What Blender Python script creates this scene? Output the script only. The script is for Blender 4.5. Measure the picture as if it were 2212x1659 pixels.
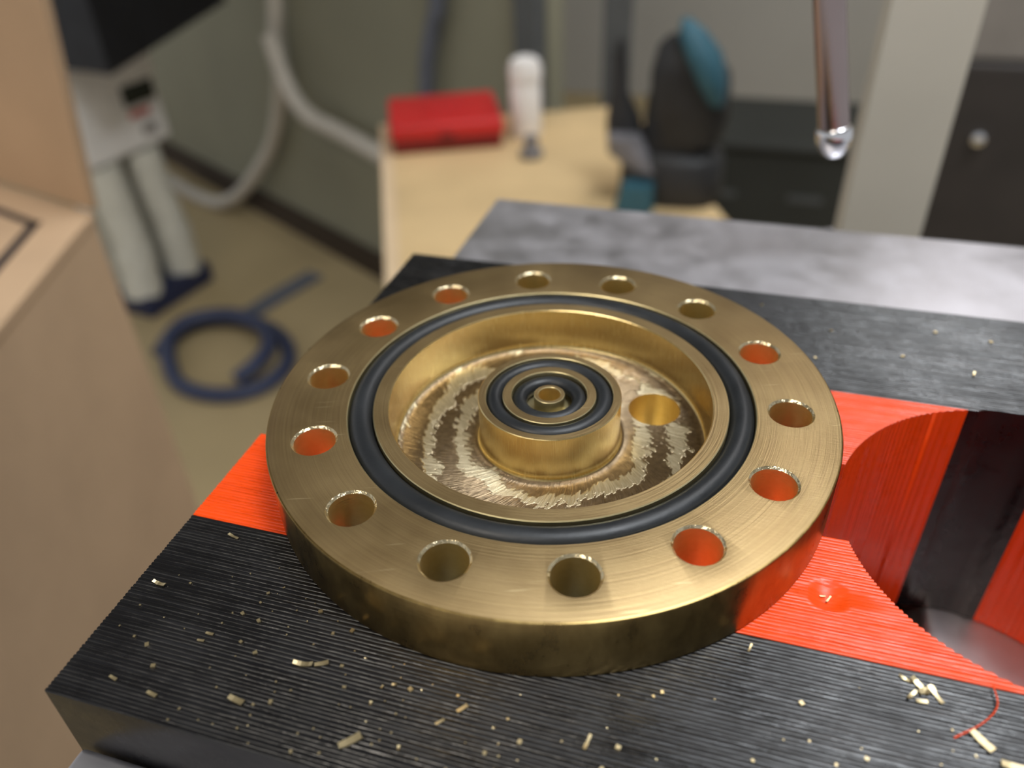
import bpy, bmesh, math, random
from mathutils import Vector, Matrix
for o in list(bpy.data.objects): bpy.data.objects.remove(o)
SC = bpy.context.scene
COL = SC.collection
S = 0.3            # one disc radius in scene units
ZF = 31.2          # height of the disc top above the room floor, in disc radii
def W(x, y, z): return Vector((x*S, y*S, (z+ZF)*S))

# ---------------------------------------------------------------- camera
cam = bpy.data.cameras.new('camera'); camo = bpy.data.objects.new('camera', cam); COL.objects.link(camo)
RX = Vector((0.9567285507, 0.2890155369, -0.0337712850))
DN = Vector((0.1451359918, -0.5745646596, -0.8054880482))
FW = Vector((-0.2522023476, 0.7657319840, -0.5916489707))
M = Matrix((RX, -DN, -FW)).transposed().to_4x4()
M.translation = W(0.60582547, -2.26383794, 1.76806789)
camo.matrix_world = M
cam.sensor_fit = 'HORIZONTAL'; cam.sensor_width = 36.0; cam.lens = 36.0*1760.82/2212.0
cam.clip_start = 0.01; cam.clip_end = 500
cam.dof.use_dof = True; cam.dof.focus_distance = 2.62*S; cam.dof.aperture_fstop = 1.75; cam.dof.aperture_blades = 7
SC.camera = camo

# ---------------------------------------------------------------- world, exposure
wd = bpy.data.worlds.new('room_air'); SC.world = wd; wd.use_nodes = True
bgn = wd.node_tree.nodes['Background']; bgn.inputs[0].default_value = (0.95, 0.97, 1.0, 1); bgn.inputs[1].default_value = 0.40
SC.view_settings.view_transform = 'Standard'; SC.view_settings.look = 'None'
SC.view_settings.gamma = 1.0; SC.view_settings.exposure = 0.25; SC.view_settings.use_curve_mapping = False
SC.cycles.max_bounces = 9; SC.cycles.glossy_bounces = 7; SC.cycles.diffuse_bounces = 3
LAMP = 13.0         # brightness of the ceiling panels (the far one is dimmer)

# ---------------------------------------------------------------- helpers
def newobj(name, data, parent=None):
    o = bpy.data.objects.new(name, data); COL.objects.link(o)
    if parent is not None: o.parent = parent
    return o
def thing(name, label, cat, loc, group=None):
    o = newobj(name, None); o.location = loc; o.empty_display_size = 0.05
    o['label'] = label; o['category'] = cat
    if group: o['group'] = group
    return o
def tag(o, label=None, cat=None, group=None, kind=None):
    if label: o['label'] = label
    if cat: o['category'] = cat
    if group: o['group'] = group
    if kind: o['kind'] = kind
    return o
def ploc(parent):
    l = Vector((0, 0, 0))
    while parent is not None: l += parent.location; parent = parent.parent
    return l
def mesh(name, verts, faces, mat, parent=None, smooth=None, origin=None):
    """verts in world units; the object sits at its parent's place (or at origin)"""
    base = ploc(parent) if parent is not None else (origin if origin is not None else Vector((0, 0, 0)))
    me = bpy.data.meshes.new(name)
    me.from_pydata([tuple(Vector(v)-base) for v in verts], [], faces)
    for m in (mat if isinstance(mat, (list, tuple)) else [mat]): me.materials.append(m)
    fixnormals(me)
    if smooth is not None: shade(me, smooth)
    o = newobj(name, me, parent)
    if parent is None and origin is not None: o.location = origin
    return o
def fixnormals(me):
    bm = bmesh.new(); bm.from_mesh(me); bmesh.ops.recalc_face_normals(bm, faces=bm.faces); bm.to_mesh(me); bm.free(); me.update()
def shade(me, ang):
    for p in me.polygons: p.use_smooth = True
    me.set_sharp_from_angle(angle=math.radians(ang))
class MB:
    def __init__(s): s.v = []; s.f = []
    def add(s, v, f):
        n = len(s.v); s.v += [Vector(a) for a in v]; s.f += [tuple(i+n for i in q) for q in f]; return s
    def box(s, c, size, rz=0.0, bevel=0.0):
        """c = centre (world units), size = full sizes; chamfered vertical and horizontal edges when bevel > 0"""
        hx, hy, hz = size[0]/2, size[1]/2, size[2]/2
        if bevel <= 0:
            v = [Vector((x*hx, y*hy, z*hz)) for x in (-1, 1) for y in (-1, 1) for z in (-1, 1)]
            f = [(0, 1, 3, 2), (4, 6, 7, 5), (0, 4, 5, 1), (2, 3, 7, 6), (0, 2, 6, 4), (1, 5, 7, 3)]
        else:
            bm = bmesh.new(); bmesh.ops.create_cube(bm, size=1.0)
            for q in bm.verts: q.co = Vector((q.co.x*size[0], q.co.y*size[1], q.co.z*size[2]))
            bmesh.ops.bevel(bm, geom=list(bm.edges), offset=bevel, segments=3, affect='EDGES', profile=0.6)
            bm.verts.index_update(); v = [q.co.copy() for q in bm.verts]; f = [tuple(a.index for a in q.verts) for q in bm.faces]; bm.free()
        R = Matrix.Rotation(rz, 3, 'Z')
        return s.add([R@q+Vector(c) for q in v], f)
    def prism(s, poly, z0, z1):
        n = len(poly)
        v = [Vector((p[0], p[1], z0)) for p in poly]+[Vector((p[0], p[1], z1)) for p in poly]
        f = [tuple(range(n))[::-1], tuple(range(n, 2*n))]+[(i, (i+1) % n, n+(i+1) % n, n+i) for i in range(n)]
        return s.add(v, f)
    def slab(s, poly, thick):
        """planar polygon of 3-D points given thickness along its normal"""
        p = [Vector(q) for q in poly]; nrm = (p[1]-p[0]).cross(p[-1]-p[0]).normalized(); n = len(p)
        v = p+[q+nrm*thick for q in p]
        f = [tuple(range(n))[::-1], tuple(range(n, 2*n))]+[(i, (i+1) % n, n+(i+1) % n, n+i) for i in range(n)]
        return s.add(v, f)
    def lathe(s, prof, seg, c=(0, 0, 0), closed=False, axis=None):
        n = len(prof); v = []; f = []
        Q = Vector((0, 0, 1)).rotation_difference(Vector(axis).normalized()).to_matrix() if axis is not None else Matrix.Identity(3)
        for i in range(seg):
            a = 2*math.pi*i/seg; ca, sa = math.cos(a), math.sin(a)
            for r, z in prof: v.append(Q@Vector((r*ca, r*sa, z))+Vector(c))
        for i in range(seg):
            j = (i+1) % seg
            for k in range(n if closed else n-1):
                l = (k+1) % n; f.append((i*n+k, j*n+k, j*n+l, i*n+l))
        if not closed:
            if prof[0][0] > 1e-6: f.append(tuple(i*n for i in range(seg))[::-1])
            if prof[-1][0] > 1e-6: f.append(tuple(i*n+n-1 for i in range(seg)))
        return s.add(v, f)
    def tube(s, pts, r, seg=10, closed=False):
        P = [Vector(p) for p in pts]; n = len(P); v = []; f = []
        rr = r if isinstance(r, (list, tuple)) else [r]*n
        up = Vector((0, 0, 1))
        for i in range(n):
            if closed: t = P[(i+1) % n]-P[i-1]
            else: t = P[min(i+1, n-1)]-P[max(i-1, 0)]
            t.normalize()
            if i == 0:
                x = t.orthogonal().normalized()
            else:
                x = (x-t*x.dot(t)); x = x.normalized() if x.length > 1e-6 else t.orthogonal().normalized()
            y = t.cross(x)
            for k in range(seg):
                a = 2*math.pi*k/seg; v.append(P[i]+(x*math.cos(a)+y*math.sin(a))*rr[i])
        m = n if closed else n-1
        for i in range(m):
            j = (i+1) % n
            for k in range(seg): f.append((i*seg+k, i*seg+(k+1) % seg, j*seg+(k+1) % seg, j*seg+k))
        if not closed:
            f.append(tuple(range(seg))[::-1]); f.append(tuple((n-1)*seg+k for k in range(seg)))
        return s.add(v, f)
    def build(s, name, mat, parent=None, smooth=None, origin=None):
        return mesh(name, s.v, s.f, mat, parent, smooth, origin)
def spline(pts, sub=6, closed=False):
    P = [Vector(p) for p in pts]; n = len(P); out = []
    for i in range(n if closed else n-1):
        if closed: a, b, c, d = P[i-1], P[i], P[(i+1) % n], P[(i+2) % n]
        else: a, b, c, d = P[max(i-1, 0)], P[i], P[i+1], P[min(i+2, n-1)]
        for k in range(sub):
            t = k/sub
            out.append(0.5*((2*b)+(c-a)*t+(2*a-5*b+4*c-d)*t*t+(3*b-a-3*c+d)*t**3))
    if not closed: out.append(P[-1])
    return out

# ---------------------------------------------------------------- materials
class NT:
    def __init__(s, name):
        s.m = bpy.data.materials.new(name); s.m.use_nodes = True; s.t = s.m.node_tree; s.p = s.t.nodes['Principled BSDF']
    def n(s, typ, **kw):
        q = s.t.nodes.new(typ)
        for k, v in kw.items():
            if k.startswith('i_'):
                key = k[2:]; key = int(key) if key.isdigit() else key.replace('_', ' ')
                s.set(q.inputs[key], v)
            else: setattr(q, k, v)
        return q
    def set(s, sock, v):
        if isinstance(v, bpy.types.NodeSocket): s.t.links.new(v, sock)
        else: sock.default_value = v
    def math(s, op, a, b=None, c=None, clamp=False):
        q = s.n('ShaderNodeMath', operation=op, use_clamp=clamp); s.set(q.inputs[0], a)
        if b is not None: s.set(q.inputs[1], b)
        if c is not None: s.set(q.inputs[2], c)
        return q.outputs[0]
    def noise(s, vec, scale, detail=2.0, rough=0.5, dist=0.0):
        q = s.n('ShaderNodeTexNoise'); s.set(q.inputs['Vector'], vec); q.inputs['Scale'].default_value = scale
        q.inputs['Detail'].default_value = detail; q.inputs['Roughness'].default_value = rough; q.inputs['Distortion'].default_value = dist
        return q.outputs['Fac']
    def ramp(s, fac, stops, interp='LINEAR'):
        q = s.n('ShaderNodeValToRGB'); q.color_ramp.interpolation = interp
        e = q.color_ramp.elements
        while len(e) > 1: e.remove(e[-1])
        e[0].position = stops[0][0]; e[0].color = c4(stops[0][1])
        for p, c in stops[1:]:
            x = e.new(p); x.color = c4(c)
        s.set(q.inputs[0], fac); return q.outputs[0]
    def mixc(s, fac, a, b):
        q = s.n('ShaderNodeMix', data_type='RGBA'); s.set(q.inputs[0], fac); s.set(q.inputs[6], c4(a) if isinstance(a, tuple) else a); s.set(q.inputs[7], c4(b) if isinstance(b, tuple) else b)
        return q.outputs[2]
    def mapr(s, v, a, b, c, d):
        q = s.n('ShaderNodeMapRange'); s.set(q.inputs[0], v)
        for i, x in enumerate((a, b, c, d)): s.set(q.inputs[i+1], x)
        return q.outputs[0]
    def bump(s, h, strength, dist, prev=None):
        q = s.n('ShaderNodeBump'); s.set(q.inputs['Height'], h); q.inputs['Strength'].default_value = strength; q.inputs['Distance'].default_value = dist
        if prev is not None: s.set(q.inputs['Normal'], prev)
        return q.outputs['Normal']
    def obj(s): return s.n('ShaderNodeTexCoord').outputs['Object']
    def sep(s, v):
        q = s.n('ShaderNodeSeparateXYZ'); s.set(q.inputs[0], v); return q.outputs
    def comb(s, x=0.0, y=0.0, z=0.0):
        q = s.n('ShaderNodeCombineXYZ'); s.set(q.inputs[0], x); s.set(q.inputs[1], y); s.set(q.inputs[2], z); return q.outputs[0]
    def out(s, base=None, rough=None, metal=None, normal=None, **kw):
        for k, v in (('Base Color', base), ('Roughness', rough), ('Metallic', metal), ('Normal', normal)):
            if v is not None: s.set(s.p.inputs[k], c4(v) if (k == 'Base Color' and isinstance(v, tuple)) else v)
        for k, v in kw.items(): s.set(s.p.inputs[k.replace('_', ' ')], v)
        return s.m
def c4(c): return (c[0], c[1], c[2], 1.0) if len(c) == 3 else c
def srgb(r, g, b):
    return tuple((x/255/12.92 if x/255 <= 0.04045 else ((x/255+0.055)/1.055)**2.4) for x in (r, g, b))

def mat_plain(name, col, rough=0.6, metal=0.0, var=0.12, scale=3.0, bump=0.0, **kw):
    t = NT(name); v = t.obj(); f = t.noise(v, scale, 4.0)
    a = tuple(x*(1-var) for x in col); b = tuple(min(1, x*(1+var)) for x in col)
    base = t.mixc(t.mapr(f, 0.3, 0.7, 0.0, 1.0), a, b)
    nrm = t.bump(t.noise(v, scale*12, 3.0), bump, 0.02) if bump > 0 else None
    return t.out(base, t.mapr(f, 0.3, 0.7, max(0.02, rough-0.06), min(1, rough+0.06)), metal, nrm, **kw)

def brass(name, kind):
    t = NT(name); v = t.obj(); x, y, z = t.sep(v)
    r = t.math('SQRT', t.math('ADD', t.math('MULTIPLY', x, x), t.math('MULTIPLY', y, y)))
    ang = t.math('ARCTAN2', y, x)
    big = t.noise(v, 9.0, 5.0, 0.6); fine = t.noise(v, 160.0, 3.0)
    if kind == 'top':
        rings = t.noise(t.comb(t.math('MULTIPLY', r, 520.0), t.math('MULTIPLY', ang, 1.2), 0.0), 1.0, 3.0, 0.65)
        cross = t.noise(t.comb(t.math('MULTIPLY', x, 60.0), t.math('MULTIPLY', y, 900.0), 0.0), 1.0, 2.0)
        base = t.mixc(t.mapr(big, 0.32, 0.68, 0, 1), (0.35, 0.235, 0.112), (0.44, 0.315, 0.160))
        base = t.mixc(t.math('MULTIPLY', t.mapr(rings, 0.35, 0.7, 0, 1), 0.25), base, (0.68, 0.52, 0.24))
        # fine scattered scratches
        w1 = t.noise(t.comb(t.math('ADD', t.math('MULTIPLY', x, 14.0), t.math('MULTIPLY', y, 5.0)), t.math('SUBTRACT', t.math('MULTIPLY', y, 330.0), t.math('MULTIPLY', x, 120.0)), 3.0), 1.0, 1.0)
        scr = t.mapr(w1, 0.74, 0.80, 0.0, 1.0)
        base = t.mixc(t.math('MULTIPLY', scr, 0.5), base, (0.85, 0.70, 0.42))
        h = t.math('ADD', t.math('MULTIPLY', rings, 1.0), t.math('MULTIPLY', cross, 0.35))
        nrm = t.bump(h, 0.22, 0.002)
        return t.out(base, t.mapr(big, 0.3, 0.7, 0.40, 0.50), 1.0, nrm)
    if kind == 'wall':
        st = t.noise(t.comb(t.math('MULTIPLY', ang, 70.0), t.math('MULTIPLY', z, 22.0), r), 1.0, 3.0, 0.6, 0.4)
        st2 = t.noise(t.comb(t.math('MULTIPLY', ang, 240.0), t.math('MULTIPLY', z, 30.0), r), 1.0, 2.0, 0.6)
        base = t.mixc(t.mapr(st, 0.3, 0.7, 0, 1), (0.84, 0.66, 0.32), (0.90, 0.73, 0.38))
        h = t.math('ADD', st, t.math('MULTIPLY', st2, 0.5))
        return t.out(base, t.mapr(st2, 0.3, 0.7, 0.20, 0.28), 1.0, t.bump(h, 0.12, 0.004))
    if kind == 'hole':
        rg = t.noise(t.comb(0.0, 0.0, t.math('MULTIPLY', z, 420.0)), 1.0, 3.0)
        base = t.mixc(t.mapr(fine, 0.3, 0.7, 0, 1), (0.88, 0.74, 0.40), (0.93, 0.80, 0.47))
        return t.out(base, 0.38, 1.0, t.bump(rg, 0.2, 0.002))
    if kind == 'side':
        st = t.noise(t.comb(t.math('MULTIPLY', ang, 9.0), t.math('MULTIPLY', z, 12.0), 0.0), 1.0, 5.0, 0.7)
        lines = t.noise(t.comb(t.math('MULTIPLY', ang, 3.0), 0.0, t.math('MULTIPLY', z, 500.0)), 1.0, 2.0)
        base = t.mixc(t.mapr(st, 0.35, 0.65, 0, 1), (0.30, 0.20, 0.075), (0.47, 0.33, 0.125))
        # one dark vertical score low on the left of the rim
        d = t.math('ABSOLUTE', t.math('SUBTRACT', t.math('ADD', ang, t.math('MULTIPLY', z, -0.10)), SCORE))
        sc = t.math('MULTIPLY', t.math('LESS_THAN', d, 0.0035), t.math('GREATER_THAN', z, 0.105*S*2.2))
        base = t.mixc(t.math('MULTIPLY', sc, 0.9), base, (0.03, 0.02, 0.01))
        return t.out(base, t.mapr(st, 0.3, 0.7, 0.24, 0.36), 1.0, t.bump(lines, 0.12, 0.002))
    if kind == 'floor':
        # milled pocket floor: bands of pale, bright cutter arcs between duller brown rings, with torn, saw-toothed limits
        jag = t.noise(t.comb(t.math('MULTIPLY', x, 55.0), t.math('MULTIPLY', y, 55.0), 0.0), 1.0, 4.0, 0.7)
        saw = t.math('FRACT', t.math('ADD', t.math('MULTIPLY', ang, 11.0), t.math('MULTIPLY', r, 60.0)))
        rj = t.math('ADD', r, t.math('ADD', t.math('MULTIPLY', t.math('SUBTRACT', jag, 0.5), 0.030), t.math('MULTIPLY', saw, 0.006)))
        off = t.noise(t.comb(t.math('MULTIPLY', x, 9.0), t.math('MULTIPLY', y, 9.0), 4.0), 1.0, 2.0)
        band = t.math('SINE', t.math('ADD', t.math('MULTIPLY', rj, 140.0), t.math('MULTIPLY', off, 12.0)))
        msk = t.noise(t.comb(t.math('MULTIPLY', x, 22.0), t.math('MULTIPLY', y, 22.0), 9.0), 1.0, 3.0, 0.6)
        m = t.mapr(t.math('ADD', band, t.math('MULTIPLY', t.math('SUBTRACT', msk, 0.5), 5.0)), 0.25, 0.55, 0.0, 1.0)
        arcs = t.noise(t.comb(t.math('ADD', t.math('MULTIPLY', ang, 60.0), t.math('MULTIPLY', r, 240.0)), t.math('MULTIPLY', r, 25.0), 0.0), 1.0, 3.0, 0.7)
        pale = t.mixc(t.mapr(arcs, 0.3, 0.7, 0, 1), (0.44, 0.36, 0.22), (0.74, 0.65, 0.46))
        brown = t.mixc(t.mapr(fine, 0.35, 0.65, 0, 1), (0.23, 0.165, 0.10), (0.33, 0.24, 0.145))
        base = t.mixc(m, brown, pale)
        rough = t.mapr(m, 0.0, 1.0, 0.30, 0.42)
        h = t.math('ADD', t.math('MULTIPLY', arcs, 1.0), t.math('MULTIPLY', m, 0.6))
        return t.out(base, rough, 1.0, t.bump(h, 0.45, 0.004))
    if kind == 'burr':
        return t.out(t.mixc(fine, (0.72, 0.58, 0.32), (0.95, 0.85, 0.62)), 0.25, 1.0, t.bump(fine, 0.5, 0.004))
    if kind == 'chip':
        return t.out(t.mixc(fine, (0.62, 0.48, 0.24), (0.86, 0.74, 0.48)), 0.38, 1.0)
SCORE = math.radians(-135.0)

def printed(name, col, rough, spec=0.5, coat=0.0, var=0.15):
    t = NT(name); v = t.obj(); x, y, z = t.sep(v)
    lay = t.noise(t.comb(t.math('MULTIPLY', x, 7.0), t.math('MULTIPLY', y, 260.0), t.math('MULTIPLY', z, 7.0)), 1.0, 3.0, 0.6)
    blot = t.noise(v, 16.0, 5.0, 0.65)
    base = t.mixc(t.mapr(lay, 0.3, 0.7, 0, 1), tuple(q*(1-var) for q in col), tuple(q*(1+var) for q in col))
    rg = t.math('ADD', t.mapr(lay, 0.3, 0.7, rough-0.10, rough+0.08), t.mapr(blot, 0.35, 0.65, -0.07, 0.10))
    return t.out(base, rg, 0.0, t.bump(t.noise(t.comb(t.math('MULTIPLY', x, 40.0), t.math('MULTIPLY', y, 300.0), t.math('MULTIPLY', z, 40.0)), 1.0, 3.0), 0.25, 0.003), Specular_IOR_Level=spec, Coat_Weight=coat)

def brushed(name, col, rough=0.35, scale=10.0):
    t = NT(name); v = t.obj(); x, y, z = t.sep(v)
    st = t.noise(t.comb(t.math('MULTIPLY', x, 3.0), t.math('MULTIPLY', y, 50.0), t.math('MULTIPLY', z, 50.0)), 1.0, 3.0)
    bl = t.noise(v, scale, 5.0, 0.65)
    base = t.mixc(t.mapr(bl, 0.3, 0.7, 0, 1), tuple(q*0.85 for q in col), tuple(q*1.1 for q in col))
    return t.out(base, t.mapr(bl, 0.3, 0.7, rough-0.08, rough+0.10), 1.0, t.bump(st, 0.10, 0.004))

def cardboard(name, col):
    t = NT(name); v = t.obj(); x, y, z = t.sep(v)
    bl = t.noise(v, 0.9, 5.0, 0.6); fl = t.noise(t.comb(t.math('MULTIPLY', t.math('ADD', x, y), 14.0), 0.0, t.math('MULTIPLY', z, 0.8)), 1.0, 2.0)
    fi = t.noise(v, 30.0, 3.0)
    base = t.mixc(t.mapr(bl, 0.3, 0.7, 0, 1), tuple(q*0.88 for q in col), tuple(q*1.08 for q in col))
    base = t.mixc(t.math('MULTIPLY', fi, 0.18), base, tuple(q*0.7 for q in col))
    return t.out(base, 0.85, 0.0, t.bump(fl, 0.15, 0.02), Specular_IOR_Level=0.2)

M_top, M_wall, M_floor, M_side, M_hole, M_burr, M_chip = (brass('brass_'+k, k) for k in ('top', 'wall', 'floor', 'side', 'hole', 'burr', 'chip'))
M_rubber = mat_plain('black_rubber', (0.016, 0.018, 0.021), 0.42, var=0.25, scale=20, bump=0.03)
M_black = printed('printed_black', (0.005, 0.005, 0.0065), 0.30, 0.62)
M_orange = printed('printed_orange', (0.90, 0.075, 0.005), 0.34, 0.42, var=0.08)
M_steel = brushed('vise_steel', (0.60, 0.585, 0.62), 0.48)
M_bed = brushed('vise_bed_steel', (0.62, 0.59, 0.60), 0.5)
M_darksteel = mat_plain('dark_machine_metal', (0.035, 0.033, 0.032), 0.55, 0.0)
M_card = cardboard('cardboard_brown', srgb(200, 170, 138))
M_ink = mat_plain('print_ink', srgb(48, 40, 40), 0.8)
M_fl = mat_plain('floor_tan', srgb(184, 164, 124), 0.6, var=0.10, scale=0.5)
M_wl = mat_plain('wall_grey_green', srgb(148, 146, 126), 0.8, var=0.10, scale=0.25)
M_wb = mat_plain('wall_light_grey', srgb(190, 188, 182), 0.8, var=0.08, scale=0.15)
M_ceil = mat_plain('ceiling_paint', srgb(160, 158, 150), 0.9, var=0.05, scale=0.3)
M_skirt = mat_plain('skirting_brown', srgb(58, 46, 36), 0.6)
M_white = mat_plain('white_plastic', srgb(246, 242, 238), 0.35, var=0.04)
M_pale = mat_plain('pale_tube_plastic', srgb(222, 220, 208), 0.3, var=0.06)
M_hose = mat_plain('white_hose', srgb(205, 198, 186), 0.5, var=0.06)
M_blackgloss = mat_plain('black_lid_plastic', (0.006, 0.006, 0.009), 0.5)
M_navy = mat_plain('navy_plastic', srgb(38, 46, 78), 0.5)
M_blueh = mat_plain('blue_hose_plastic', srgb(58, 66, 94), 0.5)
M_bluegrey = mat_plain('blue_grey_sleeve', srgb(100, 104, 116), 0.6)
M_screen = mat_plain('display_dark', srgb(44, 48, 38), 0.25)
M_redmark = mat_plain('red_mark', srgb(215, 110, 105), 0.6)
M_chrome = mat_plain('polished_metal', (0.85, 0.85, 0.88), 0.12, 1.0, var=0.03)
M_rod = mat_plain('rod_metal', (0.42, 0.34, 0.33), 0.22, 1.0, var=0.1)
M_wood = mat_plain('table_wood', srgb(226, 196, 146), 0.6, var=0.08, scale=1.2)
M_woodedge = mat_plain('table_edge_wood', srgb(232, 205, 168), 0.6, var=0.05)
M_red = mat_plain('red_plastic', srgb(205, 40, 40), 0.45, var=0.08, scale=2)
M_redd = mat_plain('red_plastic_dark', srgb(120, 24, 22), 0.5)
M_teal = mat_plain('teal_plastic', srgb(50, 96, 112), 0.6)
M_toolblack = mat_plain('tool_black_plastic', (0.020, 0.020, 0.021), 0.55, var=0.3)
M_toolgrey = mat_plain('tool_grey_metal', srgb(120, 118, 122), 0.45)
M_extr = mat_plain('cream_coated_aluminium', srgb(226, 220, 206), 0.45, var=0.03)
M_cab = mat_plain('dark_cabinet_paint', srgb(52, 46, 42), 0.6, var=0.2)
M_shadegreen = mat_plain('dark_green_grey_shade', srgb(52, 54, 50), 0.7, var=0.2, scale=0.4)
M_panel = mat_plain('grey_panel_paint', srgb(150, 144, 138), 0.6)
M_post = mat_plain('dark_post_paint', srgb(92, 95, 96), 0.6)
def emit(name, col, strength):
    t = NT(name); t.out((0.8, 0.8, 0.8), 0.5); t.p.inputs['Emission Color'].default_value = c4(col); t.p.inputs['Emission Strength'].default_value = strength; return t.m
LAMPC = (1.0, 0.975, 0.97)
M_lamp = emit('lamp_diffuser_glow', (0.90, 0.95, 1.0), LAMP*1.12)
M_lampdim = emit('lamp_diffuser_dim', LAMPC, LAMP*0.32)
M_fillglow = emit('added_fill_glow', (1.0, 0.92, 0.80), LAMP*0.75)

# ---------------------------------------------------------------- the room
def quad_slab(name, a, b, c, d, th, mat): return MB().slab([W(*q) for q in (a, b, c, d)], th*S).build(name, mat)
tag(MB().box(W(0, 20, -31.7), (190*S, 190*S, 1.0*S)).build('floor', M_fl), kind='structure')
tag(MB().box(W(0, 20, 50.5), (190*S, 190*S, 1.0*S)).build('ceiling', M_ceil), kind='structure')
tx, ty = 0.8714, -0.4906      # run of the left wall; its room side is (-ty.., -tx..) = (-0.4906, -0.8714)
wa, wb = (-90.0, 87.0), (-11.3, 42.69)
def wl(s0, off): return (wb[0]+tx*s0-0.4906*off, wb[1]+ty*s0-0.8714*off)
def wallprism(name, s0, s1, o0, o1, z0, z1, mat):
    P = [wl(s0, o0), wl(s1, o0), wl(s1, o1), wl(s0, o1)]
    return MB().prism([(p[0]*S, p[1]*S) for p in P], (z0+ZF)*S, (z1+ZF)*S).build(name, mat)
tag(wallprism('wall_left', -92, 0, -1.2, 0, -31.2, 50, M_wl), kind='structure')
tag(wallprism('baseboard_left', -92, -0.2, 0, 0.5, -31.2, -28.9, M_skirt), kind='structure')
tag(MB().box(W(20, 105.6, 9.4), (150*S, 1.2*S, 81.2*S)).build('wall_back', M_wb), kind='structure')

# ceiling lamps (the light of the room, and one added fill)
def ceiling_lamp(x, y, sx, sy, label, mat):
    r = thing('ceiling_lamp', label, 'lamp', W(x, y, 49.2), 'ceiling lamps out of the picture')
    MB().box(W(x, y, 49.65), ((sx+1.2)*S, (sy+1.2)*S, 0.7*S), bevel=0.03).build('housing', M_white, r)
    MB().box(W(x, y, 49.22), (sx*S, sy*S, 0.16*S)).build('diffuser', mat, r)
ceiling_lamp(16, 52, 16, 62, 'long white ceiling light panel over the back of the room', M_lampdim)
ceiling_lamp(15, 3, 18, 22, 'white ceiling light panel right of the vise', M_lamp)
ceiling_lamp(-16, -28, 20, 16, 'added unseen fill light panel left of the vise', M_fillglow)  # added warm fill panel, there to brighten the cardboard box top

# ---------------------------------------------------------------- printed soft jaws (layers stacked front to back)
ZT, ZB = -0.235, -1.40
HX, HY, HR = 1.68, -0.03, 0.652      # round opening shared by both jaws
random.seed(4)
PITCH = 0.0130
def layers(v0, v1):
    n = max(1, round((v1-v0)/PITCH)); w = [random.uniform(0.86, 1.14) for _ in range(n)]; t = sum(w); out = []; a = v0
    for q in w: out.append((a, a+q*(v1-v0)/t)); a = out[-1][1]
    return out
DX, DY, DRAD, DDEP = 0.993, -0.468, 0.062, 0.020      # shallow round dimple
def section(name, segs, mat, parent, delta=0.0024):
    mb = MB()
    for v0, v1, span, dimple in segs:
        L = layers(v0, v1)
        rings = []; cnt = 0
        for li, (a, b) in enumerate(L):
            mid = (a+b)/2; m0, m1 = span(mid); jz = random.uniform(-0.0014, -0.0004); jx = random.uniform(-0.0008, 0.0008)
            fr = [(0.0, 1.0), (0.16, 0.30), (0.5, 0.0), (0.84, 0.30)]
            if li == len(L)-1: fr.append((1.0, 1.0))
            for f, k in fr:
                v = a+(b-a)*f; ins = delta*k
                e0, e1 = span(v); x0 = 0.5*(m0+e0); x1 = 0.5*(m1+e1)
                pts = [(x0+jx+ins, ZB+ins), (x0+jx+ins, ZT+jz-ins)]
                if dimple:
                    for i in range(11):
                        px = DX+DRAD*(-1+0.2*i); px = min(px, x1-ins-0.0005*(11-i))
                        d2 = ((px-DX)**2+(v-DY)**2)/(DRAD*DRAD)
                        pts.append((px, ZT+jz-ins if d2 >= 0.98 else ZT-0.002-DDEP*(1-d2)))
                pts += [(x1-ins, ZT+jz-ins), (x1-ins, ZB+ins)]
                cnt = len(pts); rings.append([W(p[0], v, p[1]) for p in pts])
        verts = [q for r in rings for q in r]; faces = []
        for i in range(len(rings)-1):
            for k in range(cnt): faces.append((i*cnt+k, i*cnt+(k+1) % cnt, (i+1)*cnt+(k+1) % cnt, (i+1)*cnt+k))
        faces.append(tuple(range(cnt))[::-1]); faces.append(tuple((len(rings)-1)*cnt+k for k in range(cnt)))
        mb.add(verts, faces)
    return mb.build(name, mat, parent, smooth=50)
XL, XR = -1.105, 3.3
def hw(v): return math.sqrt(max(0.0, HR*HR-(v-HY)**2))
full = lambda v: (XL, XR)
BR_ = 0.56                            # round opening below the flange for its boss
def hb0(v): return math.sqrt(max(0.0, BR_*BR_-v*v))
bossl = lambda v: (XL, -hb0(v)); bossr = lambda v: (hb0(v), HX-hw(v))
left = lambda v: (XL, HX-hw(v)); right = lambda v: (HX+hw(v), XR)
jf = thing('printed_vise_jaw', 'black and orange 3D printed vise jaw in front, strewn with brass chips', 'vise jaw', W(0, -0.8, ZB), 'printed vise jaws')
section('black_section', [(-1.385, -0.676, full, False)], M_black, jf)['label'] = 'black printed layers'
section('orange_section', [(-0.676, -0.556, left, False), (-0.556, -0.220, bossl, False), (-0.556, -0.220, bossr, True), (-0.676, -0.220, right, False)], M_orange, jf)['label'] = 'orange printed layers'
jb = thing('printed_vise_jaw', 'black and orange 3D printed vise jaw behind, next to the far steel jaw', 'vise jaw', W(0, 0.75, ZB), 'printed vise jaws')
section('orange_section', [(0.158, 0.556, bossl, False), (0.158, 0.556, bossr, False), (0.556, 0.604, left, False), (0.158, 0.604, right, False)], M_orange, jb)['label'] = 'orange printed layers'
section('black_section', [(0.604, 0.622, left, False), (0.604, 0.622, right, False), (0.622, 1.336, full, False)], M_black, jb)['label'] = 'black printed layers'

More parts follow.
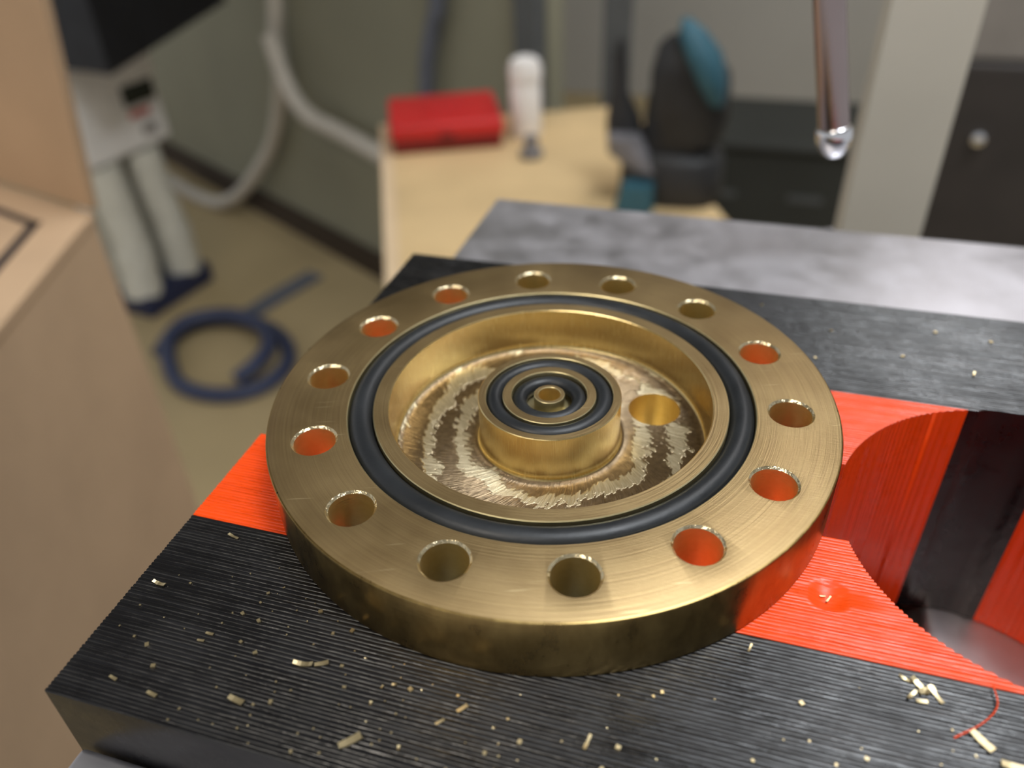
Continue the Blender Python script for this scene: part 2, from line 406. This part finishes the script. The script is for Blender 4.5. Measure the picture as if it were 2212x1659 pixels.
# ---------------------------------------------------------------- the steel vise, its table and the machine stand
vise = thing('machine_vise', 'grey steel machine vise holding the printed jaws', 'vise', W(1.0, 0, -2.2))
def wbox(mb, x0, x1, y0, y1, z0, z1, bevel=0.0):
    a, b = W(x0, y0, z0), W(x1, y1, z1); return mb.box((a+b)/2, b-a, bevel=bevel)
fj = wbox(MB(), -1.08, 3.3, -2.70, -1.392, -1.40, -0.50, 0.006).build('fixed_jaw', M_steel, vise, 40)
mj = wbox(MB(), -1.08, 3.3, 1.343, 2.70, -1.40, -0.50, 0.006).build('moving_jaw', M_steel, vise, 40)
for x0, x1 in ((-0.95, 0.05), (1.63, 2.75)):
    wbox(MB(), x0, x1, -2.9, 3.1, -1.75, -1.404, 0.015).build('rail', M_bed, vise, 40)
wbox(MB(), -1.0, 3.1, -2.95, 3.1, -2.2, -1.75, 0.02).build('base', M_darksteel, vise, 40)
MB().tube([W(0.84, -2.6, -1.57), W(0.84, 3.4, -1.57)], 0.13*S, 20).build('lead_screw', M_bed, vise, 40)
tb = thing('machine_table', 'dark machine table carrying the vise', 'table', W(1.2, 1.7, -2.6))
wbox(MB(), -1.3, 3.9, -3.1, 6.4, -2.45, -2.2, 0.01).build('table_plate', M_darksteel, tb, 40)
wbox(MB(), -1.3, 3.9, -3.1, 6.4, -2.6, -2.46).build('table_core', M_darksteel, tb)
st = thing('machine_stand', 'dark cabinet stand under the machine table', 'stand', W(1.2, 1.7, -31.2))
wbox(MB(), -0.9, 3.6, -2.8, 6.0, -31.2, -2.6, 0.02).build('cabinet', M_cab, st, 40)
wbox(MB(), -0.6, 3.3, -2.9, -2.8, -29, -5).build('door', M_cab, st)

# ---------------------------------------------------------------- brass flange
fl = thing('brass_flange', 'round turned brass flange with a ring of bolt holes lying on the printed jaws', 'flange', W(0, 0, ZT))
BH = -0.235
ZFLO = -0.190
def arc(cx, cz, r, a0, a1, n=6): return [(cx+r*math.cos(math.radians(a0+(a1-a0)*i/n)), cz+r*math.sin(math.radians(a0+(a1-a0)*i/n))) for i in range(n+1)]
RS = 0.30
FI = 0.034
BB = -0.56
prof_plate = [(RS, BB), (0.54, BB), (0.54, BH), (0.994, BH), (1.0, BH+0.006), (1.0, -0.007), (0.9975, -0.002), (0.993, 0), (0.724, 0), (0.721, -0.003), (0.721, -0.078), (0.632, -0.078), (0.632, -0.003), (0.629, 0), (0.579, 0), (0.576, -0.003)] \
    + arc(0.576-FI, ZFLO+FI, FI, 0, -90) + [(RS, ZFLO)]
prof_hub = [(0.10, BB), (RS, BB), (RS, ZFLO)] + arc(0.258+FI, ZFLO+FI, FI, -90, -180) + [(0.258, -0.003), (0.255, 0), (0.231, 0), (0.229, -0.002), (0.229, -0.062), (0.169, -0.062), (0.169, -0.002), (0.167, 0), (0.138, 0), (0.136, -0.002), (0.136, -0.062), (0.10, -0.062)]
prof_tube = [(0.0, BB), (0.10, BB), (0.10, -0.062), (0.0555, -0.062), (0.0555, -0.002), (0.0535, 0), (0.042, 0), (0.040, -0.002), (0.040, -0.16), (0.0, -0.16)]  # bore closed by an unseen brass floor, added to bounce light up
def sc(p): return [(r*S, z*S) for r, z in p]
C0 = W(0, 0, 0)
MATS = [M_top, M_wall, M_floor, M_side, M_hole, M_burr]
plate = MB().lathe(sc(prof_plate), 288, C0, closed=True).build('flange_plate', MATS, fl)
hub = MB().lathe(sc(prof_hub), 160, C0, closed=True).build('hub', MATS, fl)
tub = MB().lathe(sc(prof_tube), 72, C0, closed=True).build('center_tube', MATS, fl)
cut = MB()
RB, HRAD = 0.8372, 0.0715
A0 = math.radians(109.6)
HOLES = []
for k in range(14):
    a = A0-k*2*math.pi/14; HOLES.append((RB*math.cos(a), RB*math.sin(a), HRAD))
    cut.lathe(sc([(HRAD, BH-0.05), (HRAD, -0.0075), (HRAD+0.0075, 0.0), (HRAD+0.0575, 0.05)]), 56, W(HOLES[-1][0], HOLES[-1][1], 0))
BIG = (0.3515, 0.2475, 0.0985)
cut.lathe(sc([(BIG[2], -0.40), (BIG[2], 0.05)]), 72, W(BIG[0], BIG[1], 0))  # stops short: unseen brass bottom added to throw light back up the walls
cuto = cut.build('cutter', M_hole)
md = plate.modifiers.new('holes', 'BOOLEAN'); md.operation = 'DIFFERENCE'; md.solver = 'EXACT'; md.object = cuto
bpy.context.view_layer.update()
dg = bpy.context.evaluated_depsgraph_get()
nm = bpy.data.meshes.new_from_object(plate.evaluated_get(dg)); plate.modifiers.clear(); plate.data = nm
bpy.data.objects.remove(cuto)
HOLES.append(BIG)
def classify(me):
    # local origin is the disc's underside centre
    for p in me.polygons:
        c = p.center/S; n = p.normal; r = math.hypot(c.x, c.y); z = c.z+BH
        hole = None
        for hx, hy, hr in HOLES:
            d = math.hypot(c.x-hx, c.y-hy)
            if d < hr+0.009 and abs(n.x)+abs(n.y) > 0.3 and p.area/S/S < 0.02: hole = d-hr
        if hole is not None and abs(n.z) < 0.98: p.material_index = 5 if hole > 0.001 and z > -0.01 else 4
        elif abs(n.z) > 0.98 and z > -0.01: p.material_index = 0
        elif abs(n.z) > 0.75 and -0.21 < z < -0.15: p.material_index = 2
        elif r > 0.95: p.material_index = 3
        elif z > -0.1 and (0.60 < r < 0.73 or r < 0.235): p.material_index = 4
        elif r < 0.05: p.material_index = 4
        else: p.material_index = 1
for q in (plate, hub, tub): classify(q.data); shade(q.data, 32)

# rubber rings
def oring(name, R, r, zc, label, wob=0.0, cx=0.0, cy=0.0):
    seg, ts = 200, 20; v = []; f = []
    for i in range(seg):
        a = 2*math.pi*i/seg; RR = R+wob*math.sin(2*a+0.6)+wob*0.6*math.sin(3*a)
        for k in range(ts):
            b = 2*math.pi*k/ts
            v.append(W(cx+(RR+r*math.cos(b))*math.cos(a), cy+(RR+r*math.cos(b))*math.sin(a), zc+r*math.sin(b)))
            f.append((i*ts+k, ((i+1) % seg)*ts+k, ((i+1) % seg)*ts+(k+1) % ts, i*ts+(k+1) % ts))
    o = mesh(name, v, f, M_rubber, None, 180, W(0, 0, zc-r))
    return tag(o, label, 'o-ring', 'rubber o-rings in the brass flange')
oring('o_ring', 0.6768, 0.0430, -0.0348, 'large thin black rubber o-ring in the outer groove of the brass flange', 0.0004)
oring('o_ring', 0.1990, 0.0293, -0.0260, 'medium black rubber o-ring in the groove around the hub top')
oring('o_ring', 0.1080, 0.0275, -0.0335, 'smallest black rubber o-ring around the little center tube')

# ---------------------------------------------------------------- chips of brass on the jaws
def flake(n, bend, seed, wid=0.35, th=0.10):
    """a thin curled shaving of unit length along x"""
    rnd = random.Random(seed); top = []; v = []; f = []
    for i in range(n+1):
        t = i/n-0.5; a = t*bend
        x = t if bend == 0 else math.sin(a)/bend; z = 0.0 if bend == 0 else (1-math.cos(a))/bend
        w = wid*0.5*(0.8+0.4*rnd.random())
        for yy, zz in ((-w, 0), (w, 0), (w, th), (-w, th)): v.append((x, yy, z+zz))
    for i in range(n):
        for k in range(4): f.append((i*4+k, i*4+(k+1) % 4, i*4+4+(k+1) % 4, i*4+4+k))
    f.append((3, 2, 1, 0)); f.append(tuple(n*4+k for k in range(4)))
    me = bpy.data.meshes.new('chip'); me.from_pydata(v, [], f); me.materials.append(M_chip); fixnormals(me); return me
SPECK = [flake(1, 0, i, 0.75, 0.35) for i in range(3)]+[flake(2, 0.9, 7, 0.6, 0.25)]
CURL = [flake(5, 1.0, 11, 0.22, 0.07), flake(6, 0.5, 12, 0.20, 0.07), flake(3, 0.3, 13, 0.30, 0.09)]
def chip(me, x, y, L, rz, z=None, tilt=0.0, name='brass_chip'):
    o = newobj(name, me); o.scale = (L*S,)*3; o.rotation_euler = (tilt, tilt*0.6, rz); o.location = W(x, y, (ZT if z is None else z)+0.0004); return o
CL = [  # x, y, length, turn, mesh, label
 (-1.023, -0.972, 0.050, -0.1, 0, 'short curled brass shaving near the left edge of the front black jaw'),
 (-0.905, -0.732, 0.045, -0.25, 1, 'thin brass shaving close to the left orange corner of the front jaw'),
 (-0.435, -1.114, 0.060, 0.15, 0, 'bright curved brass shaving, left of a close pair on the front black jaw'),
 (-0.385, -1.098, 0.040, 0.5, 2, 'short brass shaving, right of a close pair on the front black jaw'),
 (-0.758, -1.094, 0.026, 0.0, 2, 'small flat brass chip, upper of two near the left of the front black jaw'),
 (-0.770, -1.122, 0.022, 0.1, 2, 'small flat brass chip, lower of two near the left of the front black jaw'),
 (-0.939, -1.299, 0.028, -0.2, 2, 'flat brass chip near the front left corner of the black jaw'),
 (-0.799, -1.313, 0.034, -0.15, 2, 'rounded brass chip near the front edge of the black jaw'),
 (-0.560, -1.266, 0.050, -0.15, 2, 'flat brass sliver on the front part of the black jaw'),
 (-0.202, -1.290, 0.062, 0.8, 2, 'thick brass curl lying at the front edge of the black jaw'),
 (0.050, -1.122, 0.034, 0.9, 2, 'small upright brass sliver below the front of the brass flange'),
 (0.005, -1.175, 0.026, 0.8, 2, 'tiny square brass chip below the front of the brass flange'),
 (0.395, -1.125, 0.045, 1.4, 1, 'faint thin brass sliver on the right of the front black jaw'),
 (0.778, -0.722, 0.030, 1.3, 1, 'tiny upright brass sliver beside the brass flange rim'),
 (1.359, -0.852, 0.062, -0.8, 2, 'flat brass sliver at the right of the front black jaw'),
 (1.425, -0.905, 0.060, -0.1, 2, 'flat brass sliver at the lower right edge of the picture'),
 (1.565, 0.851, 0.034, 1.3, 0, 'small curled brass shaving on the black part of the back jaw'),
 (1.225, -0.725, 0.060, -0.75, 0, 'curled brass shaving, topmost of the heap on the right'),
 (1.262, -0.742, 0.055, -1.0, 1, 'brass shaving, right of the heap on the right'),
 (1.240, -0.735, 0.050, 0.55, 2, 'brass shaving lying across the heap on the right'),
 (1.200, -0.760, 0.040, 0.9, 0, 'stubby brass shaving, left of the heap on the right'),
 (1.225, -0.772, 0.030, 0.2, 2, 'tiny brass shaving, lowest of the heap on the right'),
 (1.188, -0.712, 0.036, -0.4, 0, 'small brass shaving, upper left of the heap on the right'),
 (0.995, -0.470, 0.030, 1.1, 1, 'thin brass sliver in the round dimple of the orange layer'),
 (0.978, -0.462, 0.018, 0.2, 2, 'bright brass crumb in the round dimple of the orange layer')]
for i, (x, y, L, rz, k, lab) in enumerate(CL):
    inh = lab.endswith('heap on the right')
    zz = None
    if 'dimple' in lab: zz = ZT-0.018
    o = chip(CURL[k], x, y, L, rz, zz, (0.12 if inh else 0.0), 'brass_shaving'); o['label'] = lab; o['category'] = 'metal chip'; o['group'] = 'brass shavings on the printed jaws'
rs = random.Random(21)
spots = []
while len(spots) < 150:
    x = rs.uniform(-1.05, 1.45); y = rs.uniform(-1.37, -0.70)
    dens = 1.0 if -0.75 < x < 0.45 else 0.30
    if y > -0.85: dens *= 0.35
    if math.hypot(x, y) < 1.03 or rs.random() > dens: continue
    if any(abs(x-q[0])+abs(y-q[1]) < 0.03 for q in spots) or any(abs(x-c[0])+abs(y-c[1]) < 0.05 for c in CL): continue
    spots.append((x, y))
for x, y in spots:
    o = chip(rs.choice(SPECK), x, y, rs.choice((0.004, 0.005, 0.006, 0.008, 0.010, 0.013)), rs.uniform(0, 3.1))
    o['label'] = 'tiny bright brass speck on the black front jaw'; o['category'] = 'metal chip'; o['group'] = 'brass specks on the front jaw'
for x, y in ((1.015, 1.058), (0.708, 1.21), (1.667, 1.123), (1.30, 0.92), (1.45, 1.15), (0.95, 0.82)):
    o = chip(rs.choice(SPECK), x, y, 0.014, rs.uniform(0, 3)); o['label'] = 'tiny brass speck on the black part of the back jaw'; o['category'] = 'metal chip'; o['group'] = 'brass specks on the back jaw'
strand = MB().tube(spline([W(1.408, -0.681, ZT+0.012), W(1.409, -0.741, ZT+0.010), W(1.366, -0.801, ZT+0.006), W(1.293, -0.861, ZT+0.003)], 6), 0.0022*S, 6).build('plastic_strand', M_orange, None, 60, W(1.35, -0.77, ZT))
tag(strand, 'thin orange plastic strand curling over the front black jaw', 'plastic strand')

# ---------------------------------------------------------------- rod with a rounded tip, cream column
rd = thing('metal_rod', 'slim shiny metal rod with a rounded bright tip hanging over the vise', 'rod', W(0.99, 2.45, 0.07))
ra, rb = W(0.985, 2.45, 0.10), W(0.52, 2.62, 2.2); ax = (rb-ra)
MB().tube([ra+ax.normalized()*0.045*S, rb], 0.082*S, 24).build('shaft', M_rod, rd, 60)
prt = [(0.0, -0.085), (0.035, -0.080), (0.062, -0.060), (0.080, -0.03), (0.092, 0.0), (0.097, 0.03), (0.097, 0.075), (0.090, 0.088), (0.082, 0.092)]
MB().lathe(sc(prt), 28, ra+ax.normalized()*0.02*S, axis=ax).build('tip', M_chrome, rd, 60)
cl = thing('column', 'cream coated square upright column behind the vise', 'column', W(1.73, 5.6, -2.2))
def rc(pts): return [(W(p[0], p[1], 0).x, W(p[0], p[1], 0).y) for p in pts]
cx0, cx1, cy0, cy1 = 1.42, 2.10, 5.30, 5.98
g = 0.09; mx, my = (cx0+cx1)/2, (cy0+cy1)/2
MB().prism(rc([(cx0, cy0), (cx1, cy0), (cx1, cy1), (cx0, cy1), (cx0, my+g), (cx0+0.10, my+g), (cx0+0.10, my-g), (cx0, my-g)]), (ZF-2.2)*S, (ZF+9)*S).build('extrusion', M_extr, cl)
MB().prism(rc([(cx0-0.06, cy0-0.06), (cx1+0.06, cy0-0.06), (cx1+0.06, cy1+0.1), (cx0-0.06, cy1+0.1)]), (ZF-2.2)*S, (ZF-2.05)*S).build('foot_plate', M_steel, cl)

# ---------------------------------------------------------------- tall cardboard box at the left
A = Vector((-9.46, 7.29)); d1 = Vector((math.cos(math.radians(165.2)), math.sin(math.radians(165.2)))); d2 = Vector((math.cos(math.radians(-69.4)), math.sin(math.radians(-69.4))))
bx = thing('cardboard_box', 'tall brown cardboard box with a raised flap at the left edge', 'box', W(A.x-3, A.y-3, -31.2))
def P3(p, z): return W(p.x, p.y, z)
q0, q1, q2, q3 = A, A+d2*9.5, A+d2*9.5+d1*9, A+d1*9
th = 0.12
def panel(name, pts, mat=M_card, t=th): return MB().slab(pts, t*S).build(name, mat, bx)
panel('side_panel', [P3(q0, -31.2), P3(q0, -3.63), P3(q1, -3.63), P3(q1, -31.2)], t=-th)
panel('side_panel', [P3(q0, -31.2), P3(q3, -31.2), P3(q3, -3.63), P3(q0, -3.63)], t=-th)
panel('side_panel', [P3(q3, -31.2), P3(q2, -31.2), P3(q2, -3.63), P3(q3, -3.63)], t=-th)
panel('side_panel', [P3(q1, -31.2), P3(q1, -3.63), P3(q2, -3.63), P3(q2, -31.2)], t=th)
o0, o1, o2, o3 = q0-(d1+d2)*0.03, q1+d2*0.2-d1*0.03, q2+(d1+d2)*0.2, q3+d1*0.2-d2*0.03
topp = panel('top_panel', [P3(o0, -3.5), P3(o1, -3.5), P3(o2, -3.5), P3(o3, -3.5)], t=th)
lean = Vector((0.25, 0.35))
panel('flap', [P3(A-d1*0.05, -3.42), P3(A+d1*8, -3.42), P3(A+d1*8+lean, 2.2), P3(A-d1*1.05+lean*0.2, 2.2)])
ink = MB()
pc, pu, pd = Vector((-10.09, 6.75)), Vector((-13.2, 7.68)), Vector((-8.6, 3.14))
def strip(a, b, w):
    t = (b-a).normalized(); n = Vector((-t.y, t.x))*w/2; a = a-t*w/2
    ink.slab([P3(a-n, -3.495), P3(b-n, -3.495), P3(b+n, -3.495), P3(a+n, -3.495)], 0.012*S)
strip(pc, pu, 0.14); strip(pc, pd, 0.17)
i_ = ink.build('printed_line', M_ink, topp); i_['label'] = 'dark printed outline on the box top'

# ---------------------------------------------------------------- white floor unit with a black lid, far left
DPL = Vector((-43.6, 45.1)); DT = Vector((0.165, 0.986)); DN2 = Vector((0.986, -0.165))
un = thing('pump_unit', 'white floor unit with a small dark display and black lid behind the cardboard box', 'pump unit', W(-44.5, 45.2, -31.2))
def U(s, o, z): p = DPL+DT*s+DN2*o; return W(p.x, p.y, z)
rzU = math.atan2(DT.y, DT.x)
def ubox(name, s0, s1, o0, o1, z0, z1, mat, par=un, bev=0.0):
    c = (U(s0, o0, z0)+U(s1, o1, z1))/2
    return MB().box(c, ((s1-s0)*S, (o1-o0)*S, (z1-z0)*S), rzU, bev).build(name, mat, par, 40)
hd = ubox('housing', -3.7, 4.1, -4.5, 0.0, -19.1, -12.3, M_white, un, 0.12)
ubox('upper_band', -3.65, 4.0, -0.1, 0.12, -14.4, -12.5, M_white, hd, 0.02)
ubox('display', 0.7, 3.55, -0.05, 0.10, -15.9, -14.5, M_screen, hd, 0.01)
ubox('red_mark', 0.9, 2.7, -0.05, 0.06, -16.8, -16.3, M_redmark, hd)
ubox('keypad', 1.6, 2.9, -0.05, 0.10, -18.2, -17.5, M_panel, hd, 0.01)
MB().lathe([(0, 0.6*S), (0.4*S, 0.5*S), (0.62*S, 0.15*S), (0.62*S, -0.2*S), (0.4*S, -0.5*S), (0, -0.6*S)], 20, U(3.15, 0.3, -12.2)).build('knob', M_chrome, un, 60)
MB().slab([U(-3.9, 0.5, -11.9), U(7.2, 0.5, -9.8), U(7.2, 0.5, -3.5), U(-3.9, 0.5, -3.5)], 5.0*S).build('lid', M_blackgloss, un)
for s0, s1 in ((-2.2, -2.3), (1.55, 1.9)):
    MB().tube(spline([U(s0, -0.9, -19.3), U(s0+0.15, -0.8, -23), U((s0+s1)/2+0.2, -0.6, -26), U(s1, -0.6, -29.6)], 6), [1.35*S]*12+[1.45*S]*7, 20).build('leg', M_pale, un, 60)
ubox('back_panel', -3.2, 3.0, -3.6, -2.6, -29.5, -19.1, M_pale)
ubox('foot', -3.4, 3.6, -4.6, 0.8, -31.2, -29.4, M_navy, un, 0.08)

# blue hose coil and a strap on the floor
ring = [(-39.37, 37.25), (-39.94, 40.01), (-38.47, 42.07), (-35.55, 42.64), (-32.13, 41.59), (-29.71, 39.03), (-29.38, 36.21), (-30.71, 34.23), (-33.19, 33.6), (-36.06, 34.52)]
pts = [W(x, y, -30.72) for x, y in ring]+[W(-38.9+0.3, 37.4, -30.1), W(-38.8, 39.6, -29.72), W(-37.6, 41.2, -29.72), W(-35.4, 41.7, -29.72), W(-32.6, 40.7, -29.72), W(-30.9, 38.6, -29.72), W(-30.8, 36.5, -29.9), W(-31.6, 35.2, -30.4)]
co = MB().tube(spline(pts, 6), 0.56*S, 12).build('hose_coil', M_blueh, None, 60, W(-34.5, 38, -31.2)); tag(co, 'coiled dark blue hose lying on the tan floor', 'hose')
sp = MB()
ctr = [(-36.2, 43.9), (-35.41, 47.15), (-34.11, 51.2)]
for i in range(2):
    a, b = Vector(ctr[i]), Vector(ctr[i+1]); t = (b-a).normalized(); n = Vector((-t.y, t.x))*0.85
    sp.prism([((p.x)*S, (p.y)*S) for p in (a-n, b-n, b+n, a+n)], 0.0, 0.25*S)
so = sp.build('strap', M_bluegrey, None, None, W(-35.3, 47.5, -31.2)); tag(so, 'flat blue grey strap lying on the tan floor by the blue hose', 'strap')

# hoses on the left wall
ha = MB().tube(spline([W(-35.0, 54.9, 2), W(-35.28, 55.04, -9.16), W(-36.32, 55.63, -13.16), W(-36.81, 55.9, -16.37), W(-38.45, 56.82, -20.1), W(-41.01, 58.26, -23.6), W(-45.8, 59.9, -28.2), W(-49.74, 61.2, -30.4), W(-53.9, 62.84, -30.6), W(-59.22, 66.02, -30.6)], 6), 0.62*S, 12).build('white_hose', M_hose, None, 60, W(-40, 58, -31.2)); tag(ha, 'long off white hose hanging down the left wall onto the floor', 'hose')
hb = MB().tube(spline([W(-35.9, 54.2, -12.6), W(-35.0, 53.7, -15.9), W(-33.2, 52.9, -18.0), W(-29.76, 51.3, -18.6), W(-25.0, 48.6, -19.1), W(-21.5, 46.5, -19.6)], 6), 0.66*S, 12).build('white_hose', M_hose, None, 60, W(-30, 52, -18)); tag(hb, 'short off white hose running along the left wall behind the wooden table', 'hose')
hc = MB().tube(spline([W(-18.2, 45.4, 4), W(-18.68, 45.69, -7.18), W(-19.37, 46.08, -9.79), W(-20.05, 46.3, -12.06), W(-20.6, 46.6, -16)], 6), 0.52*S, 12).build('blue_cable', M_bluegrey, None, 60, W(-19.5, 46, -15)); tag(hc, 'blue grey cable hanging on the wall above the red case', 'cable')
def post(name, s0, s1, mat, lab):
    o = wallprism(name, s0, s1, 0.0, 0.8, -31.2, 50, mat); return tag(o, lab, 'wall post')
post('wall_post', -1.9, -0.2, M_post, 'dark grey upright post at the end of the left wall')
p2 = MB(); wbox(p2, -8.6, -7.2, 44.0, 45.2, -31.2, 50); tag(p2.build('support_post', M_post), 'slim dark grey upright post right of the wall end', 'wall post')

# ---------------------------------------------------------------- wooden table and what stands on it
TC = Vector((-16.24, 31.08)); TL = Vector((0.421, -0.907)); TBK = Vector((0.907, 0.421)); rzT = math.atan2(TBK.y, TBK.x)
tt = thing('wooden_table', 'pale wooden table behind the vise with a red case on it', 'table', W(-6, 28, -31.2))
def T(s, t): return TC+TBK*s+TL*t
def tprism(s0, s1, t0, t1, z0, z1): return MB().prism([(p.x*S, p.y*S) for p in (T(s0, t0), T(s1, t0), T(s1, t1), T(s0, t1))], (ZF+z0)*S, (ZF+z1)*S)
tprism(0.5, 12.4, -2.3, 15, -12.0, -11.215).build('table_top', M_wood, tt)
tprism(0, 0.5, -2.3, 15, -12.05, -11.2).build('edge_strip', M_woodedge, tt)
for s, t in ((0.8, -1.5), (11.2, -1.5), (0.8, 13.6), (11.2, 13.6)): tprism(s, s+0.9, t, t+0.9, -31.2, -12.0).build('leg', M_wood, tt)
rc_ = thing('red_case', 'red plastic case with rounded edges on the wooden table', 'case', W(-13.3, 32.9, -11.2))
p = T(3.0, -0.1+0.9); cc = T(3.35, 1.6)
def tb_box(name, s0, s1, t0, t1, z0, z1, mat, par, bev=0.0):
    c = (T(s0, t0)+T(s1, t1))/2
    return MB().box(W(c.x, c.y, (z0+z1)/2), ((s1-s0)*S, (t1-t0)*S, (z1-z0)*S), rzT, bev).build(name, mat, par, 40)
tb_box('case_base', 0.60, 5.40, -2.05, 2.0, -11.2, -10.6, M_redd, rc_, 0.03)
tb_box('case_lid', 0.50, 5.50, -2.15, 2.1, -10.62, -9.9, M_red, rc_, 0.06)
tb_box('handle', 2.0, 3.9, -0.4, 0.3, -9.92, -9.78, M_red, rc_, 0.02)
tb_box('latch', 2.6, 3.3, 2.0, 2.2, -10.8, -10.35, M_redd, rc_, 0.01)
wc = thing('white_bottle', 'white cylindrical bottle with domed cap beside the red case', 'bottle', W(-9.9, 33.3, -11.2))
MB().lathe(sc([(0.66, -11.2), (0.70, -11.1), (0.70, -8.9), (0.62, -8.75)]), 24, W(-9.9, 33.3, 0)).build('body', M_white, wc, 40)
MB().lathe(sc([(0.66, -8.75), (0.74, -8.7), (0.74, -8.2), (0.62, -7.9), (0.3, -7.75), (0, -7.7)]), 24, W(-9.9, 33.3, 0)).build('cap', M_white, wc, 40)
dk = MB().lathe(sc([(0.45, -11.2), (0.5, -11.1), (0.5, -10.9), (0.3, -10.75), (0.3, -10.3), (0, -10.2)]), 18, W(-8.9, 30.6, 0)).build('dark_knob', M_toolgrey, None, 40, W(-8.9, 30.6, -11.2)); tag(dk, 'small dark knob on the wooden table in front of the white bottle', 'spool')  # small dark spot on the table, modelled as a stubby knob
dt = thing('power_tool', 'black and teal power tool standing on the wooden table', 'power tool', W(-2.8, 27.6, -11.2))
def hull(name, secs, mat, seg=16, yc=27.9):
    """lofted body: sections (x centre, z, half width x, half depth y)"""
    v = []; f = []; n = len(secs)
    for x, z, hx, hy in secs:
        for k in range(seg):
            a = 2*math.pi*k/seg; ca, sa = math.cos(a), math.sin(a)
            v.append(W(x+hx*math.copysign(abs(ca)**0.7, ca), yc+hy*math.copysign(abs(sa)**0.7, sa), z))
    for i in range(n-1):
        for k in range(seg): f.append((i*seg+k, i*seg+(k+1) % seg, (i+1)*seg+(k+1) % seg, (i+1)*seg+k))
    f.append(tuple(range(seg))[::-1]); f.append(tuple((n-1)*seg+k for k in range(seg)))
    return mesh(name, v, f, mat, dt, 50)
hull('battery', [(-2.6, -11.2, 1.8, 1.3), (-2.6, -10.9, 1.95, 1.4), (-2.6, -9.6, 1.9, 1.35), (-2.6, -9.3, 1.6, 1.1)], M_toolblack)
hull('handle', [(-2.6, -9.4, 1.25, 0.9), (-2.5, -8.4, 1.25, 0.85), (-2.3, -7.4, 1.35, 0.9)], M_toolblack)
hull('motor_housing', [(-2.2, -8.9, 1.3, 1.0), (-2.1, -8.0, 1.45, 1.1), (-2.2, -6.6, 1.40, 1.1), (-2.5, -5.7, 0.9, 0.9), (-2.6, -5.4, 0.5, 0.5)], M_toolblack)
hull('shell', [(-1.15, -7.4, 0.25, 0.5), (-1.35, -6.7, 0.48, 0.9), (-1.75, -5.8, 0.60, 0.9), (-2.2, -5.1, 0.45, 0.6), (-2.45, -4.7, 0.15, 0.3)], M_teal, yc=27.2)
hull('side_handle', [(-4.3, -9.6, 0.75, 0.6), (-4.5, -8.4, 0.65, 0.55), (-4.7, -7.4, 0.32, 0.35), (-4.75, -6.2, 0.26, 0.3), (-4.72, -5.6, 0.15, 0.2)], M_toolblack)
hull('chuck', [(-3.4, -9.9, 0.5, 0.5), (-4.1, -9.3, 0.75, 0.6), (-4.3, -8.7, 0.6, 0.5)], M_toolgrey, yc=27.0)
hull('teal_foot', [(-3.7, -11.2, 0.75, 0.5), (-3.6, -10.2, 0.6, 0.45)], M_teal, yc=26.3)

# ---------------------------------------------------------------- dark cabinet at the right, and one added for background shade
dc = thing('dark_cabinet', 'dark brown cabinet with a light grey upper panel at the right edge', 'cabinet', W(9, 24.5, -31.2))
wbox(MB(), 4.2, 14, 22, 27, -31.2, -4.4, 0.05).build('body', M_cab, dc, 40)
wbox(MB(), 4.9, 14, 22.2, 26.8, -4.4, 3, 0.05).build('upper_panel', M_panel, dc, 40)
MB().lathe(sc([(0.16, 0), (0.20, 0.08), (0.16, 0.2), (0, 0.22)]), 18, W(6.1, 22, -6.3), axis=(0, -1, 0)).build('knob', M_chrome, dc, 60)
lc = thing('shade_cabinet', 'added low dark cabinet standing in for shade between the power tool and the rod', 'cabinet', W(2, 61, -31.2))  # added dark block; its colour stands in for the shaded background
wbox(MB(), -6, 13, 56, 66, -31.2, -19.5, 0.1).build('body', M_shadegreen, lc, 40)
wbox(MB(), -6.3, 13.3, 55.6, 66.2, -19.5, -18.9, 0.08).build('top', M_shadegreen, lc, 40)
for x in (-2.0, 4.0, 9.5): wbox(MB(), x-1.2, x+1.2, 55.85, 56.0, -23.0, -22.6).build('handle', M_post, lc)
